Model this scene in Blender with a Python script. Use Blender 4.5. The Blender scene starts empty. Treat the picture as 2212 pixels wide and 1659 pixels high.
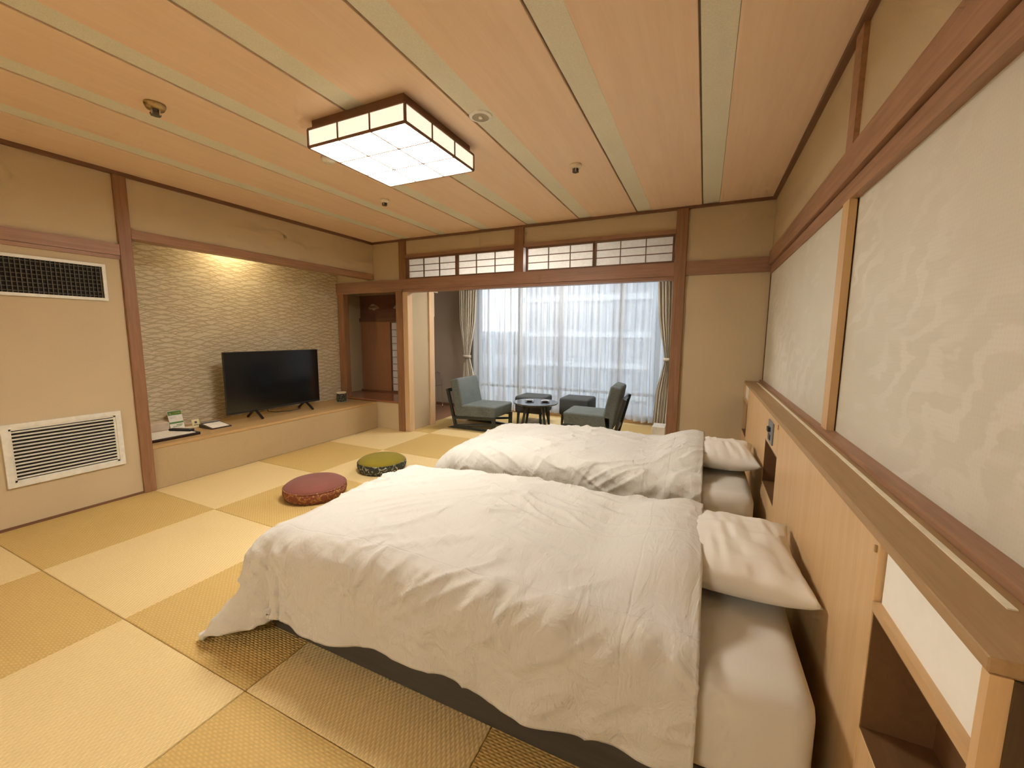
import bpy, bmesh, math, random
import numpy as np
from mathutils import Matrix, Vector

# ------------------------------------------------------------------ scene, camera, light
SC = bpy.context.scene
COL = SC.collection
random.seed(7)
PI = math.pi

# camera solved from the room's vanishing lines (metres; floor z=0, camera above the origin)
F_PX, PITCH, YAW, ROLL, CAM_H = 882.4, -0.1208, 0.4376, 0.0074, 1.3
cam_d = bpy.data.cameras.new('camera')
cam = bpy.data.objects.new('camera', cam_d); COL.objects.link(cam)
cam_d.sensor_width = 36.0; cam_d.lens = F_PX / 2212 * 36.0
cam_d.clip_start = 0.02; cam_d.clip_end = 500
_f = Vector((-math.sin(YAW)*math.cos(PITCH), math.cos(YAW)*math.cos(PITCH), math.sin(PITCH)))
_r = Vector((math.cos(YAW), math.sin(YAW), 0)); _u = _r.cross(_f)
_r2 = _r*math.cos(ROLL) + _u*math.sin(ROLL); _u2 = -_r*math.sin(ROLL) + _u*math.cos(ROLL)
cam.matrix_world = Matrix(((_r2.x, _u2.x, -_f.x, 0), (_r2.y, _u2.y, -_f.y, 0), (_r2.z, _u2.z, -_f.z, CAM_H), (0, 0, 0, 1)))
SC.camera = cam

SC.view_settings.view_transform = 'Standard'
SC.view_settings.look = 'None'
SC.view_settings.gamma = 1.0
SC.view_settings.use_curve_mapping = False
SC.view_settings.exposure = 0.84

SKY_STRENGTH = 1.95
LAMP_STRENGTH = 25.0
LAMP_COL = (1.0, 0.955, 0.86)
HALL_FILL_STRENGTH = 29.0
cy = SC.cycles
cy.max_bounces = 6; cy.diffuse_bounces = 4; cy.glossy_bounces = 2; cy.transmission_bounces = 4; cy.transparent_max_bounces = 6
cy.caustics_reflective = False; cy.caustics_refractive = False; cy.use_adaptive_sampling = True; cy.adaptive_threshold = .09; cy.adaptive_min_samples = 12
wd = bpy.data.worlds.new('overcast_sky'); SC.world = wd; wd.use_nodes = True
wd.node_tree.nodes['Background'].inputs[0].default_value = (0.86, 0.93, 1.0, 1)
wd.node_tree.nodes['Background'].inputs[1].default_value = SKY_STRENGTH

# ------------------------------------------------------------------ material helpers
def lin(r, g, b):
    f = lambda c: (c/255/12.92) if c/255 <= 0.04045 else ((c/255+0.055)/1.055)**2.4
    return (f(r), f(g), f(b), 1)
class N:
    def __init__(s, name):
        s.m = bpy.data.materials.new(name); s.m.use_nodes = True
        s.t = s.m.node_tree; s.b = s.t.nodes['Principled BSDF']; s.out = s.t.nodes['Material Output']
    def n(s, typ, **k):
        o = s.t.nodes.new(typ)
        for a, v in k.items():
            if a.startswith('i_'):
                o.inputs[a[2:].replace('_', ' ')].default_value = v
            else: setattr(o, a, v)
        return o
    def l(s, a, b): s.t.links.new(a, b)
    def coord(s, scale=(1, 1, 1), rot=(0, 0, 0), kind='Object'):
        tc = s.n('ShaderNodeTexCoord'); mp = s.n('ShaderNodeMapping')
        mp.inputs['Scale'].default_value = scale; mp.inputs['Rotation'].default_value = rot
        s.l(tc.outputs[kind], mp.inputs['Vector']); return mp.outputs['Vector']
    def noise(s, vec, scale, detail=3, rough=.5, dist=0):
        o = s.n('ShaderNodeTexNoise'); o.inputs['Scale'].default_value = scale
        o.inputs['Detail'].default_value = detail; o.inputs['Roughness'].default_value = rough
        o.inputs['Distortion'].default_value = dist
        s.l(vec, o.inputs['Vector']); return o.outputs['Fac']
    def ramp(s, fac, stops):
        o = s.n('ShaderNodeValToRGB'); e = o.color_ramp.elements
        while len(e) < len(stops): e.new(0.5)
        for i, (p, c) in enumerate(stops): e[i].position = p; e[i].color = c
        s.l(fac, o.inputs['Fac']); return o.outputs['Color']
    def math(s, op, a, b=None, c=None):
        o = s.n('ShaderNodeMath', operation=op)
        for i, v in enumerate((a, b, c)):
            if v is None: continue
            if isinstance(v, (int, float)): o.inputs[i].default_value = v
            else: s.l(v, o.inputs[i])
        return o.outputs[0]
    def mix(s, fac, a, b):
        o = s.n('ShaderNodeMix', data_type='RGBA')
        if isinstance(fac, (int, float)): o.inputs[0].default_value = fac
        else: s.l(fac, o.inputs[0])
        for v, i in ((a, 6), (b, 7)):
            if isinstance(v, tuple): o.inputs[i].default_value = v
            else: s.l(v, o.inputs[i])
        return o.outputs[2]
    def bump(s, h, strength=.3, dist=.01):
        o = s.n('ShaderNodeBump'); o.inputs['Strength'].default_value = strength
        o.inputs['Distance'].default_value = dist
        s.l(h, o.inputs['Height']); s.l(o.outputs['Normal'], s.b.inputs['Normal'])
    def color(s, c):
        if isinstance(c, tuple): s.b.inputs['Base Color'].default_value = c
        else: s.l(c, s.b.inputs['Base Color'])
    def rough(s, v, spec=None):
        s.b.inputs['Roughness'].default_value = v
        if spec is not None: s.b.inputs['Specular IOR Level'].default_value = spec
def sc_(c, k): return (min(1, c[0]*k), min(1, c[1]*k), min(1, c[2]*k), 1)

M = {}
def plain(name, c, rough=.5, spec=.5, metal=0, var=0.08, scale=30):
    n = N(name); v = n.coord(); f = n.noise(v, scale, 3)
    n.color(n.ramp(f, [(.3, sc_(c, 1-var)), (.7, sc_(c, 1+var))])); n.rough(rough, spec)
    n.b.inputs['Metallic'].default_value = metal
    M[name] = n.m; return n.m
def wood(name, c1, c2, axis='y', scale=1., rough=.45, spec=.4, bump=.06):
    n = N(name); s = {'x': (1.2, 22, 22), 'y': (22, 1.2, 22), 'z': (22, 22, 1.2)}[axis]
    s = tuple(k*scale for k in s)
    v = n.coord(s); f = n.noise(v, 1.6, 5, .55, .8); f2 = n.noise(n.coord(tuple(k*5 for k in s)), 2.0, 3, .6)
    m = n.math('MULTIPLY_ADD', f2, .35, n.math('MULTIPLY', f, .75))
    n.color(n.ramp(m, [(.25, c1), (.75, c2)])); n.rough(rough, spec)
    M[name] = n.m; return n.m
def plaster(name, c, rough=.9, var=.10, bump=.25):
    n = N(name); v = n.coord(); f = n.noise(v, 260, 2, .7); g = n.noise(v, 3, 3)
    m = n.math('MULTIPLY_ADD', f, .8, n.math('MULTIPLY', g, .2))
    n.color(n.ramp(m, [(.3, sc_(c, 1-var)), (.7, sc_(c, 1+var))])); n.rough(rough, .2)
    M[name] = n.m; return n.m
def fabric(name, c, rough=.85, scale=(900, 900, 900), var=.12, bump=.25, sheen=0., big=.05):
    n = N(name); v = n.coord(scale); f = n.noise(v, 1, 2, .6); g = n.noise(n.coord(), 6, 3)
    m = n.math('MULTIPLY_ADD', f, .75, n.math('MULTIPLY', g, .25))
    n.color(n.ramp(m, [(.3, sc_(c, 1-var)), (.7, sc_(c, 1+var))])); n.rough(rough, .2)
    if bump >= .3: n.bump(f, bump, .001)
    if sheen: n.b.inputs['Sheen Weight'].default_value = sheen
    M[name] = n.m; return n.m

plaster('wall_plaster', (.57, .455, .295, 1))
plaster('fill_hall_plaster', (.72, .66, .56, 1))
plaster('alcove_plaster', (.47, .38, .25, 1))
plaster('veranda_plaster', (.44, .37, .30, 1))
plaster('shelf_front_plaster', (.47, .345, .19, 1))
plaster('concrete', (.42, .42, .43, 1), bump=.1)
wood('pillar_wood', (.18, .082, .040, 1), (.34, .175, .09, 1), 'z')
wood('beam_wood_y', (.25, .125, .07, 1), (.43, .24, .14, 1), 'y')
wood('beam_wood_x', (.23, .115, .07, 1), (.38, .21, .13, 1), 'x')
wood('lit_pale_post', (.55, .36, .20, 1), (.70, .50, .30, 1), 'z')  # post wood coloured paler to hold the light falling on it
wood('dark_trim_y', (.13, .06, .035, 1), (.22, .11, .06, 1), 'y')
wood('dark_trim_x', (.13, .06, .035, 1), (.22, .11, .06, 1), 'x')
wood('ceiling_cedar', (.78, .57, .41, 1), (.86, .66, .48, 1), 'y', .5, .5, .35, .015)
plaster('ceiling_greystrip', (.74, .72, .60, 1), .8, .12, .12)
wood('oak_y', (.50, .31, .14, 1), (.62, .41, .21, 1), 'y', .8)
wood('oak_z', (.56, .36, .17, 1), (.68, .46, .245, 1), 'z', .8, .4)
wood('ledge_oak', (.33, .20, .09, 1), (.42, .27, .13, 1), 'y', 1.2, .5)
wood('shelf_oak', (.40, .25, .10, 1), (.56, .37, .17, 1), 'y', 1., .4)
wood('shaded_brown_interior', (.13, .065, .026, 1), (.18, .092, .04, 1), 'y', 1.)  # lining brown darkened to hold the shade inside the cubbies
wood('shaded_end_brown', (.06, .035, .018, 1), (.09, .052, .026, 1), 'z')  # shade of the headboard end face put into a darker brown
wood('red_board', (.36, .17, .09, 1), (.44, .22, .12, 1), 'z', .6, .35)
wood('red_floor', (.24, .09, .05, 1), (.33, .14, .07, 1), 'x', .6, .2, .5)
wood('veranda_plank', (.20, .09, .05, 1), (.32, .16, .09, 1), 'y', 1., .35)
wood('dark_frame', (.022, .025, .024, 1), (.04, .045, .042, 1), 'z', 1., .35)
wood('bed_frame', (.045, .04, .035, 1), (.075, .065, .055, 1), 'x', 1., .6)
plain('white_metal', (.74, .72, .64, 1), .4)
plain('vent_dark', (.012, .010, .008, 1), .9)
plain('vent_grey', (.10, .085, .065, 1), .7)
plain('black_plastic', (.012, .012, .013, 1), .35)
plain('black_matte', (.02, .017, .015, 1), .6)
plain('tv_screen', (.004, .004, .005, 1), .13, .5)
plain('chrome', (.55, .55, .55, 1), .2, .5, 1.)
plain('white_plastic', (.78, .76, .70, 1), .35)
plain('cream_plastic', (.74, .66, .50, 1), .4)
plain('reflector_tan', (.38, .33, .24, 1), .4)
plain('inlay_pale', (.60, .48, .36, 1), .5)
plain('brass', (.45, .33, .16, 1), .35, .5, .8)
plain('paper_white', (.82, .78, .70, 1), .8, .1)
plain('night_panel', (.90, .90, .86, 1), .5, .3, 0, .015)
plain('card_cream', (.80, .70, .40, 1), .8, .1)
plain('tissue_brown', (.66, .54, .41, 1), .8, .1)
plain('leaf_green', (.10, .22, .07, 1), .6, .2)
plain('yellow_print', (.62, .55, .10, 1), .6, .2)
plain('ink', (.10, .10, .09, 1), .8, .1)
plain('tray_dark', (.035, .02, .015, 1), .35)
plain('slate_plate', (.20, .21, .23, 1), .35)
plain('table_top', (.05, .055, .065, 1), .16, .8)
plain('dish_black', (.015, .015, .015, 1), .3)
plain('dish_white', (.70, .70, .70, 1), .3)
plain('strip_cream', (.80, .74, .58, 1), .5)
plain('backing', (.25, .2, .15, 1), .9)
plain('lace', (.5, .5, .46, 1), .9)
fabric('sheet', (.64, .61, .55, 1), .8, (700, 700, 700), .03, .12)
fabric('pillowcase', (.72, .685, .62, 1), .8, (700, 700, 700), .03, .10)
fabric('chair_cloth', (.135, .155, .15, 1), .9, (60, 500, 260), .45, .5)
fabric('stool_cloth', (.075, .082, .085, 1), .9, (300, 300, 300), .3, .4)
fabric('drape_cloth', (.62, .575, .48, 1), .85, (300, 300, 60), .12, .3)
fabric('velvet_rose', (.215, .075, .058, 1), .9, (500, 500, 500), .25, .4, .12)
fabric('velvet_olive', (.23, .18, .018, 1), .9, (500, 500, 500), .25, .4, .08)

def m_tatami(name, c, swap):
    n = N(name); tc = n.n('ShaderNodeTexCoord'); sx = n.n('ShaderNodeSeparateXYZ'); n.l(tc.outputs['Object'], sx.inputs[0])
    a, b = (sx.outputs['X'], sx.outputs['Y']) if not swap else (sx.outputs['Y'], sx.outputs['X'])
    row = n.math('SINE', n.math('MULTIPLY', a, 2*PI/.018))
    off = n.math('MULTIPLY', n.math('SIGN', row), PI/2)
    cell = n.math('SINE', n.math('ADD', n.math('MULTIPLY', b, 2*PI/.026), off))
    h = n.math('MULTIPLY', n.math('ABSOLUTE', row), n.math('MULTIPLY_ADD', cell, .5, .5))
    nz = n.noise(n.coord((60, 60, 60)), 1.5, 3); g = n.noise(n.coord(), 1.2, 2)
    f = n.math('ADD', n.math('MULTIPLY', h, .35), n.math('ADD', n.math('MULTIPLY', nz, .35), n.math('MULTIPLY', g, .25)))
    n.color(n.ramp(f, [(.15, sc_(c, .80)), (.75, sc_(c, 1.14))])); n.rough(.62, .3); n.bump(h, .55, .004)
    M[name] = n.m
m_tatami('tatami_light', (.78, .60, .30, 1), False)  # same mat as the next; sheen of its weave direction put into the colour
m_tatami('tatami_dark', (.62, .43, .155, 1), True)  # turned weave, its weaker sheen painted as a darker tone

def m_duvet():
    n = N('duvet_cotton'); tc = n.n('ShaderNodeTexCoord'); sx = n.n('ShaderNodeSeparateXYZ'); n.l(tc.outputs['UV'], sx.inputs[0])
    def line(v, p, w=.0028):
        d = n.math('ABSOLUTE', n.math('SUBTRACT', v, p)); return n.math('SUBTRACT', 1, n.math('MINIMUM', n.math('DIVIDE', d, w), 1))
    wob = n.math('MULTIPLY', n.math('SUBTRACT', n.noise(n.coord((3, 3, 3)), 1, 2), .5), .03)
    v = n.math('ADD', sx.outputs['Y'], wob); u = n.math('ADD', sx.outputs['X'], wob)
    s = n.math('MAXIMUM', line(v, .235), n.math('MAXIMUM', line(v, .49), line(u, .09)))
    w1 = n.noise(n.coord((7, 3, 5), (0, 0, .5)), 1.6, 4, .55, 1.2)
    w2 = n.noise(n.coord((28, 9, 20), (0, 0, -.3)), 1.2, 4, .6, .6)
    h = n.math('ADD', n.math('MULTIPLY', s, -.075), n.math('ADD', n.math('MULTIPLY', w1, .55), n.math('MULTIPLY', w2, .18)))
    n.color((.60, .58, .535, 1)); n.rough(.75, .2); n.bump(h, .8, .02)
    n.b.inputs['Sheen Weight'].default_value = .1
    M['duvet_cotton'] = n.m
m_duvet()

def m_wallpaper():
    n = N('branch_wallpaper')
    fac = None
    for i, (ang, sc, ds, mk0) in enumerate(((.34, 6.6, 3.4, .36), (-.36, 6.2, 3.6, .36), (.12, 7.2, 3.0, .40), (-.14, 7.0, 3.2, .42))):
        w = n.n('ShaderNodeTexWave', wave_type='BANDS', bands_direction='Z', wave_profile='SIN')
        w.inputs['Scale'].default_value = sc; w.inputs['Distortion'].default_value = ds
        w.inputs['Detail'].default_value = 2; w.inputs['Detail Scale'].default_value = 1.1; w.inputs['Detail Roughness'].default_value = .6
        n.l(n.coord((1, .8, 1), (ang, 0, i*1.3)), w.inputs['Vector'])
        mk = n.noise(n.coord((1, 1.2, 3.0)), 3.0+i*.8, 2)
        ln = n.ramp(w.outputs['Fac'], [(.0, (1, 1, 1, 1)), (.05, (1, 1, 1, 1)), (.11, (0, 0, 0, 1))])
        on_ = n.ramp(mk, [(mk0, (0, 0, 0, 1)), (mk0+.05, (1, 1, 1, 1))])
        p = n.math('MULTIPLY', ln, on_)
        fac = p if fac is None else n.math('MAXIMUM', fac, p)
    base = n.ramp(n.noise(n.coord(), 180, 2), [(.3, (.64, .56, .40, 1)), (.7, (.74, .66, .50, 1))])
    n.color(n.mix(n.math('MULTIPLY', fac, .85), base, (.46, .37, .23, 1))); n.rough(.55, .4); n.bump(fac, .25, .004)
    M['branch_wallpaper'] = n.m
m_wallpaper()

def m_fusuma():
    n = N('fusuma_paper'); f = None
    def warped(scale, rot, amt):
        c = n.coord(scale, rot); nz = n.n('ShaderNodeTexNoise'); nz.inputs['Scale'].default_value = 2.2; nz.inputs['Detail'].default_value = 2
        n.l(n.coord(), nz.inputs['Vector']); o = n.n('ShaderNodeMix', data_type='VECTOR'); o.inputs[0].default_value = amt
        n.l(c, o.inputs[4]); n.l(nz.outputs['Color'], o.inputs[5]); return o.outputs[1]
    for k, (rot, sc, m0) in enumerate(((.65, 6.0, .46), (-.45, 7.0, .49), (.15, 8.5, .47))):
        vo = n.n('ShaderNodeTexVoronoi'); vo.inputs['Scale'].default_value = sc; n.l(warped((1, .95, 3.2), (rot, 0, 0), .16), vo.inputs['Vector'])
        leaf = n.ramp(vo.outputs['Distance'], [(.22, (1, 1, 1, 1)), (.34, (.15, .15, .15, 1)), (.5, (0, 0, 0, 1))])
        mk = n.ramp(n.noise(n.coord((1, .7, 1.3), (0, 0, k)), 1.7, 3), [(m0, (0, 0, 0, 1)), (m0+.12, (1, 1, 1, 1))])
        p = n.math('MULTIPLY', leaf, mk); f = p if f is None else n.math('MAXIMUM', f, p)
    wv = n.n('ShaderNodeTexWave', wave_type='BANDS', bands_direction='Z'); wv.inputs['Scale'].default_value = 28; n.l(n.coord((1, 1, 1)), wv.inputs['Vector'])
    wy = n.n('ShaderNodeTexWave', wave_type='BANDS', bands_direction='Y'); wy.inputs['Scale'].default_value = 28; n.l(n.coord((1, 1, 1)), wy.inputs['Vector'])
    weave = n.math('MULTIPLY', wv.outputs['Fac'], wy.outputs['Fac'])
    cloud = n.noise(n.coord(), 1.1, 3)
    base = n.ramp(cloud, [(.35, (.62, .585, .48, 1)), (.65, (.70, .67, .58, 1))])
    sw = n.n('ShaderNodeTexWave', wave_type='BANDS', bands_direction='DIAGONAL', wave_profile='SIN')
    sw.inputs['Scale'].default_value = 2.6; sw.inputs['Distortion'].default_value = 9; sw.inputs['Detail'].default_value = 4; sw.inputs['Detail Scale'].default_value = 1.6
    n.l(n.coord((1, .9, 2.2), (.35, 0, 0)), sw.inputs['Vector'])
    st = n.math('MULTIPLY', n.ramp(sw.outputs['Fac'], [(.6, (0, 0, 0, 1)), (.85, (1, 1, 1, 1))]), n.ramp(n.noise(n.coord((1, .8, 1.6)), 1.5, 3), [(.45, (0, 0, 0, 1)), (.6, (1, 1, 1, 1))]))
    f = n.math('MAXIMUM', n.math('MULTIPLY', f, .55), n.math('MULTIPLY', st, .9))
    c = n.mix(n.math('MULTIPLY', f, .5), base, (.82, .79, .72, 1))
    c = n.mix(n.math('MULTIPLY', weave, .15), c, (.56, .52, .43, 1))
    n.color(c); n.rough(.5, .35); n.bump(n.math('ADD', n.math('MULTIPLY', f, .8), n.math('MULTIPLY', weave, .3)), .15, .004)
    M['fusuma_paper'] = n.m
m_fusuma()

def m_brocade(name, base, gold, sc):
    n = N(name); vo = n.n('ShaderNodeTexVoronoi'); vo.inputs['Scale'].default_value = sc; n.l(n.coord(), vo.inputs['Vector'])
    ring = n.math('SINE', n.math('MULTIPLY', vo.outputs['Distance'], 13))
    f = n.ramp(ring, [(.45, (0, 0, 0, 1)), (.7, (1, 1, 1, 1))])
    f2 = n.ramp(n.noise(n.coord(), 60, 3, .6, 2), [(.45, (0, 0, 0, 1)), (.55, (1, 1, 1, 1))])
    n.color(n.mix(n.math('MULTIPLY', f, f2), base, gold)); n.rough(.7, .3); n.bump(f, .2, .002); M[name] = n.m
m_brocade('brocade_rose', (.20, .06, .035, 1), (.42, .22, .07, 1), 20)
m_brocade('brocade_navy', (.035, .04, .03, 1), (.48, .46, .34, 1), 17)
m_brocade('jar_glaze', (.03, .03, .02, 1), (.35, .32, .25, 1), 45)
m_brocade('carved_panel', (.17, .085, .055, 1), (.20, .105, .065, 1), 9)

def m_paper(name, c, tr):
    n = N(name); t = n.n('ShaderNodeBsdfTranslucent'); d = n.n('ShaderNodeBsdfDiffuse'); mx = n.n('ShaderNodeMixShader')
    f = n.noise(n.coord(), 40, 4); col = n.ramp(f, [(.3, sc_(c, .94)), (.7, sc_(c, 1.04))])
    n.l(col, t.inputs[0]); n.l(col, d.inputs[0]); mx.inputs[0].default_value = tr
    n.l(d.outputs[0], mx.inputs[1]); n.l(t.outputs[0], mx.inputs[2]); n.l(mx.outputs[0], n.out.inputs[0]); M[name] = n.m
m_paper('shoji_paper', (.95, .92, .87, 1), .8)
def m_sheer():
    n = N('sheer_voile'); t = n.n('ShaderNodeBsdfTranslucent'); d = n.n('ShaderNodeBsdfDiffuse'); tr = n.n('ShaderNodeBsdfTransparent')
    c = n.ramp(n.noise(n.coord((300, 300, 30)), 1, 2), [(.3, (.84, .85, .86, 1)), (.7, (.93, .94, .95, 1))])
    n.l(c, t.inputs[0]); n.l(c, d.inputs[0]); tr.inputs[0].default_value = (1, 1, 1, 1)
    a = n.n('ShaderNodeMixShader'); a.inputs[0].default_value = .70; n.l(d.outputs[0], a.inputs[1]); n.l(t.outputs[0], a.inputs[2])
    b = n.n('ShaderNodeMixShader'); b.inputs[0].default_value = .26; n.l(a.outputs[0], b.inputs[1]); n.l(tr.outputs[0], b.inputs[2])
    n.l(b.outputs[0], n.out.inputs[0]); M['sheer_voile'] = n.m
m_sheer()
def m_glass():
    n = N('window_glass'); g = n.n('ShaderNodeBsdfGlossy'); g.inputs['Roughness'].default_value = .01; tr = n.n('ShaderNodeBsdfTransparent')
    tr.inputs[0].default_value = (.95, .97, .97, 1); fr = n.n('ShaderNodeFresnel'); fr.inputs[0].default_value = 1.45
    mx = n.n('ShaderNodeMixShader'); n.l(fr.outputs[0], mx.inputs[0]); n.l(tr.outputs[0], mx.inputs[1]); n.l(g.outputs[0], mx.inputs[2])
    n.l(mx.outputs[0], n.out.inputs[0]); M['window_glass'] = n.m
m_glass()
def m_emit(name, c, st):
    n = N(name); n.color((c[0]*.8, c[1]*.8, c[2]*.8, 1)); n.rough(.5)
    n.b.inputs['Emission Color'].default_value = (*c, 1); n.b.inputs['Emission Strength'].default_value = st; M[name] = n.m
m_emit('lamp_acrylic', LAMP_COL, LAMP_STRENGTH)
m_emit('lamp_side_acrylic', (1.0, .90, .72), .50)
m_emit('veranda_fill_acrylic', (1.0, .95, .88), 24.0)  # panel of the added veranda fill lamp
m_emit('downlight_lens', (1.0, .80, .46), 170.0)
m_emit('hall_fill_acrylic', (1.0, .92, .78), HALL_FILL_STRENGTH)  # panel of the fill lamp added behind the viewer
plain('facade_grey', (.42, .45, .50, 1), .8)
plain('facade_light', (.54, .57, .61, 1), .8)
plain('facade_dark', (.30, .32, .37, 1), .8)
plain('hazy_glass', (.24, .27, .31, 1), .3)  # window colour lightened to hold the distant haze
plain('ground_grey', (.35, .36, .37, 1), .9)

# ------------------------------------------------------------------ mesh helpers
ORG = {}          # object name -> world origin that its mesh is relative to
def _org(o):
    while o is not None:
        if o.name in ORG: return ORG[o.name]
        o = o.parent
    return Vector((0, 0, 0))
def tag(o, label=None, cat=None, group=None, kind=None):
    if label: o['label'] = label
    if cat: o['category'] = cat
    if group: o['group'] = group
    if kind: o['kind'] = kind
    return o
def thing(name, label, cat, loc=(0, 0, 0), group=None, kind=None):
    o = bpy.data.objects.new(name, None); COL.objects.link(o); o.location = loc
    o.empty_display_size = .1
    ORG[o.name] = Vector(loc); return tag(o, label, cat, group, kind)
def link(name, me, mat, parent=None, smooth=False):
    o = bpy.data.objects.new(name, me); COL.objects.link(o)
    if mat: me.materials.append(M[mat]) if not me.materials else None
    if parent is not None: o.parent = parent
    if smooth:
        for p in me.polygons: p.use_smooth = True
    return o
def obj(name, bm, mat, parent=None, smooth=False, origin=None):
    """bm is in world coordinates; the mesh is stored relative to its thing's base"""
    org = _org(parent) if parent is not None else (Vector(origin) if origin else Vector((0, 0, 0)))
    if org.length: bmesh.ops.translate(bm, verts=bm.verts, vec=-org)
    bmesh.ops.recalc_face_normals(bm, faces=bm.faces)
    me = bpy.data.meshes.new(name); bm.to_mesh(me); bm.free()
    o = link(name, me, mat, parent, smooth)
    if parent is None and origin: o.location = origin; ORG[o.name] = org
    return o
def box(bm, x0, x1, y0, y1, z0, z1, bev=0, seg=2):
    vs = [bm.verts.new(p) for p in ((x0,y0,z0),(x1,y0,z0),(x1,y1,z0),(x0,y1,z0),(x0,y0,z1),(x1,y0,z1),(x1,y1,z1),(x0,y1,z1))]
    fs = [bm.faces.new([vs[i] for i in f]) for f in ((0,3,2,1),(4,5,6,7),(0,1,5,4),(1,2,6,5),(2,3,7,6),(3,0,4,7))]
    if bev:
        es = list({e for f in fs for e in f.edges})
        bmesh.ops.bevel(bm, geom=es, offset=bev, segments=seg, affect='EDGES', profile=.5)
    return bm
def bx(*a, **k): return box(bmesh.new(), *a, **k)
def bxs(*lst):
    bm = bmesh.new()
    for a in lst: box(bm, *a)
    return bm
def prism(bm, pts, axis, a0, a1, bev=0, seg=3):
    """polygon pts in the plane normal to axis, extruded a0..a1"""
    def P(p, a):
        return {'y': (p[0], a, p[1]), 'x': (a, p[0], p[1]), 'z': (p[0], p[1], a)}[axis]
    A = [bm.verts.new(P(p, a0)) for p in pts]; B = [bm.verts.new(P(p, a1)) for p in pts]
    fs = [bm.faces.new(A), bm.faces.new(B[::-1])]
    for i in range(len(pts)):
        j = (i+1) % len(pts); fs.append(bm.faces.new((A[i], B[i], B[j], A[j])))
    if bev:
        bmesh.ops.recalc_face_normals(bm, faces=fs)
        es = list({e for f in fs for e in f.edges}); bmesh.ops.bevel(bm, geom=es, offset=bev, segments=seg, affect='EDGES', profile=.5)
    return bm
def bar(bm, p, q, w, h, up=(0, 0, 1)):
    p, q = Vector(p), Vector(q); d = (q-p).normalized(); u = Vector(up)
    s = d.cross(u); s = s.normalized() if s.length > 1e-4 else Vector((1, 0, 0)); u = s.cross(d)
    vs = [bm.verts.new(c + s*a*w/2 + u*b*h/2) for c in (p, q) for a, b in ((-1,-1),(1,-1),(1,1),(-1,1))]
    for f in ((0,1,2,3),(7,6,5,4),(0,4,5,1),(1,5,6,2),(2,6,7,3),(3,7,4,0)): bm.faces.new([vs[i] for i in f])
    return bm
def tube(bm, pts, r, n=8, r2=None):
    pts = [Vector(p) for p in pts]; rings = []
    for i, p in enumerate(pts):
        d = (pts[min(i+1, len(pts)-1)] - pts[max(i-1, 0)]).normalized()
        a = d.cross(Vector((0, 0, 1))); a = a.normalized() if a.length > 1e-3 else Vector((1, 0, 0)); b = d.cross(a)
        rr = r if r2 is None else r + (r2-r)*i/(len(pts)-1)
        rings.append([bm.verts.new(p + (a*math.cos(t)+b*math.sin(t))*rr) for t in [2*PI*k/n for k in range(n)]])
    for i in range(len(rings)-1):
        for k in range(n): bm.faces.new((rings[i][k], rings[i][(k+1)%n], rings[i+1][(k+1)%n], rings[i+1][k]))
    bm.faces.new(rings[0]); bm.faces.new(rings[-1][::-1]); return bm
def lathe(bm, prof, c, n=32, ring=False):
    """prof: list of (radius, z), closed with caps"""
    rings = []
    for r, z in prof:
        rings.append([bm.verts.new((c[0]+max(r, 1e-4)*math.cos(2*PI*k/n), c[1]+max(r, 1e-4)*math.sin(2*PI*k/n), c[2]+z)) for k in range(n)])
    for i in range(len(rings)-1):
        for k in range(n): bm.faces.new((rings[i][k], rings[i][(k+1)%n], rings[i+1][(k+1)%n], rings[i+1][k]))
    if ring:
        for k in range(n): bm.faces.new((rings[-1][k], rings[-1][(k+1)%n], rings[0][(k+1)%n], rings[0][k]))
    else: bm.faces.new(rings[0]); bm.faces.new(rings[-1][::-1])
    return bm
def copy_tree(o, parent=None):
    c = o.copy(); COL.objects.link(c); c.parent = parent
    for ch in list(o.children): copy_tree(ch, c)
    return c
def grid_obj(name, P, mat, parent=None, uv=None, smooth=True, org=(0, 0, 0)):
    """P: array (na, nb, 3)"""
    na, nb = P.shape[:2]; o3 = np.array(org)
    v = (P - o3).reshape(-1, 3)
    i = np.arange(na*nb).reshape(na, nb)
    q = np.stack([i[:-1, :-1], i[1:, :-1], i[1:, 1:], i[:-1, 1:]], -1).reshape(-1, 4)
    me = bpy.data.meshes.new(name); me.from_pydata(v.tolist(), [], q.tolist()); me.update()
    if uv is not None:
        lay = me.uv_layers.new(name='UVMap'); U = uv.reshape(-1, 2)
        li = np.empty(len(me.loops), dtype=np.int32); me.loops.foreach_get('vertex_index', li)
        lay.data.foreach_set('uv', U[li].astype(np.float32).ravel())
    o = link(name, me, mat, parent, smooth)
    if parent is None: o.location = org; ORG[o.name] = Vector(org)
    return o
def struct(name, label, cat, bm, mat, parent=None):
    o = obj(name, bm, mat, parent)
    return tag(o, label, cat, None, 'structure')

# numpy value noise
def vnoise(x, y, seed=0):
    rs = np.random.RandomState(seed); T = rs.rand(64, 64)
    xi = np.floor(x).astype(int); yi = np.floor(y).astype(int); fx = x-xi; fy = y-yi
    fx = fx*fx*fx*(fx*(fx*6-15)+10); fy = fy*fy*fy*(fy*(fy*6-15)+10)
    g = lambda a, b: T[a % 64, b % 64]
    return (g(xi, yi)*(1-fx)+g(xi+1, yi)*fx)*(1-fy)+(g(xi, yi+1)*(1-fx)+g(xi+1, yi+1)*fx)*fy*1.0 - .5
def sstep(a, b, x):
    t = np.clip((x-a)/(b-a), 0, 1); return t*t*(3-2*t)

XL, XR, YB, H = -4.05, .488, 4.258, 2.484
YN = -1.7          # wall behind the camera
XT = -4.72         # back of the display recess
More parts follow.
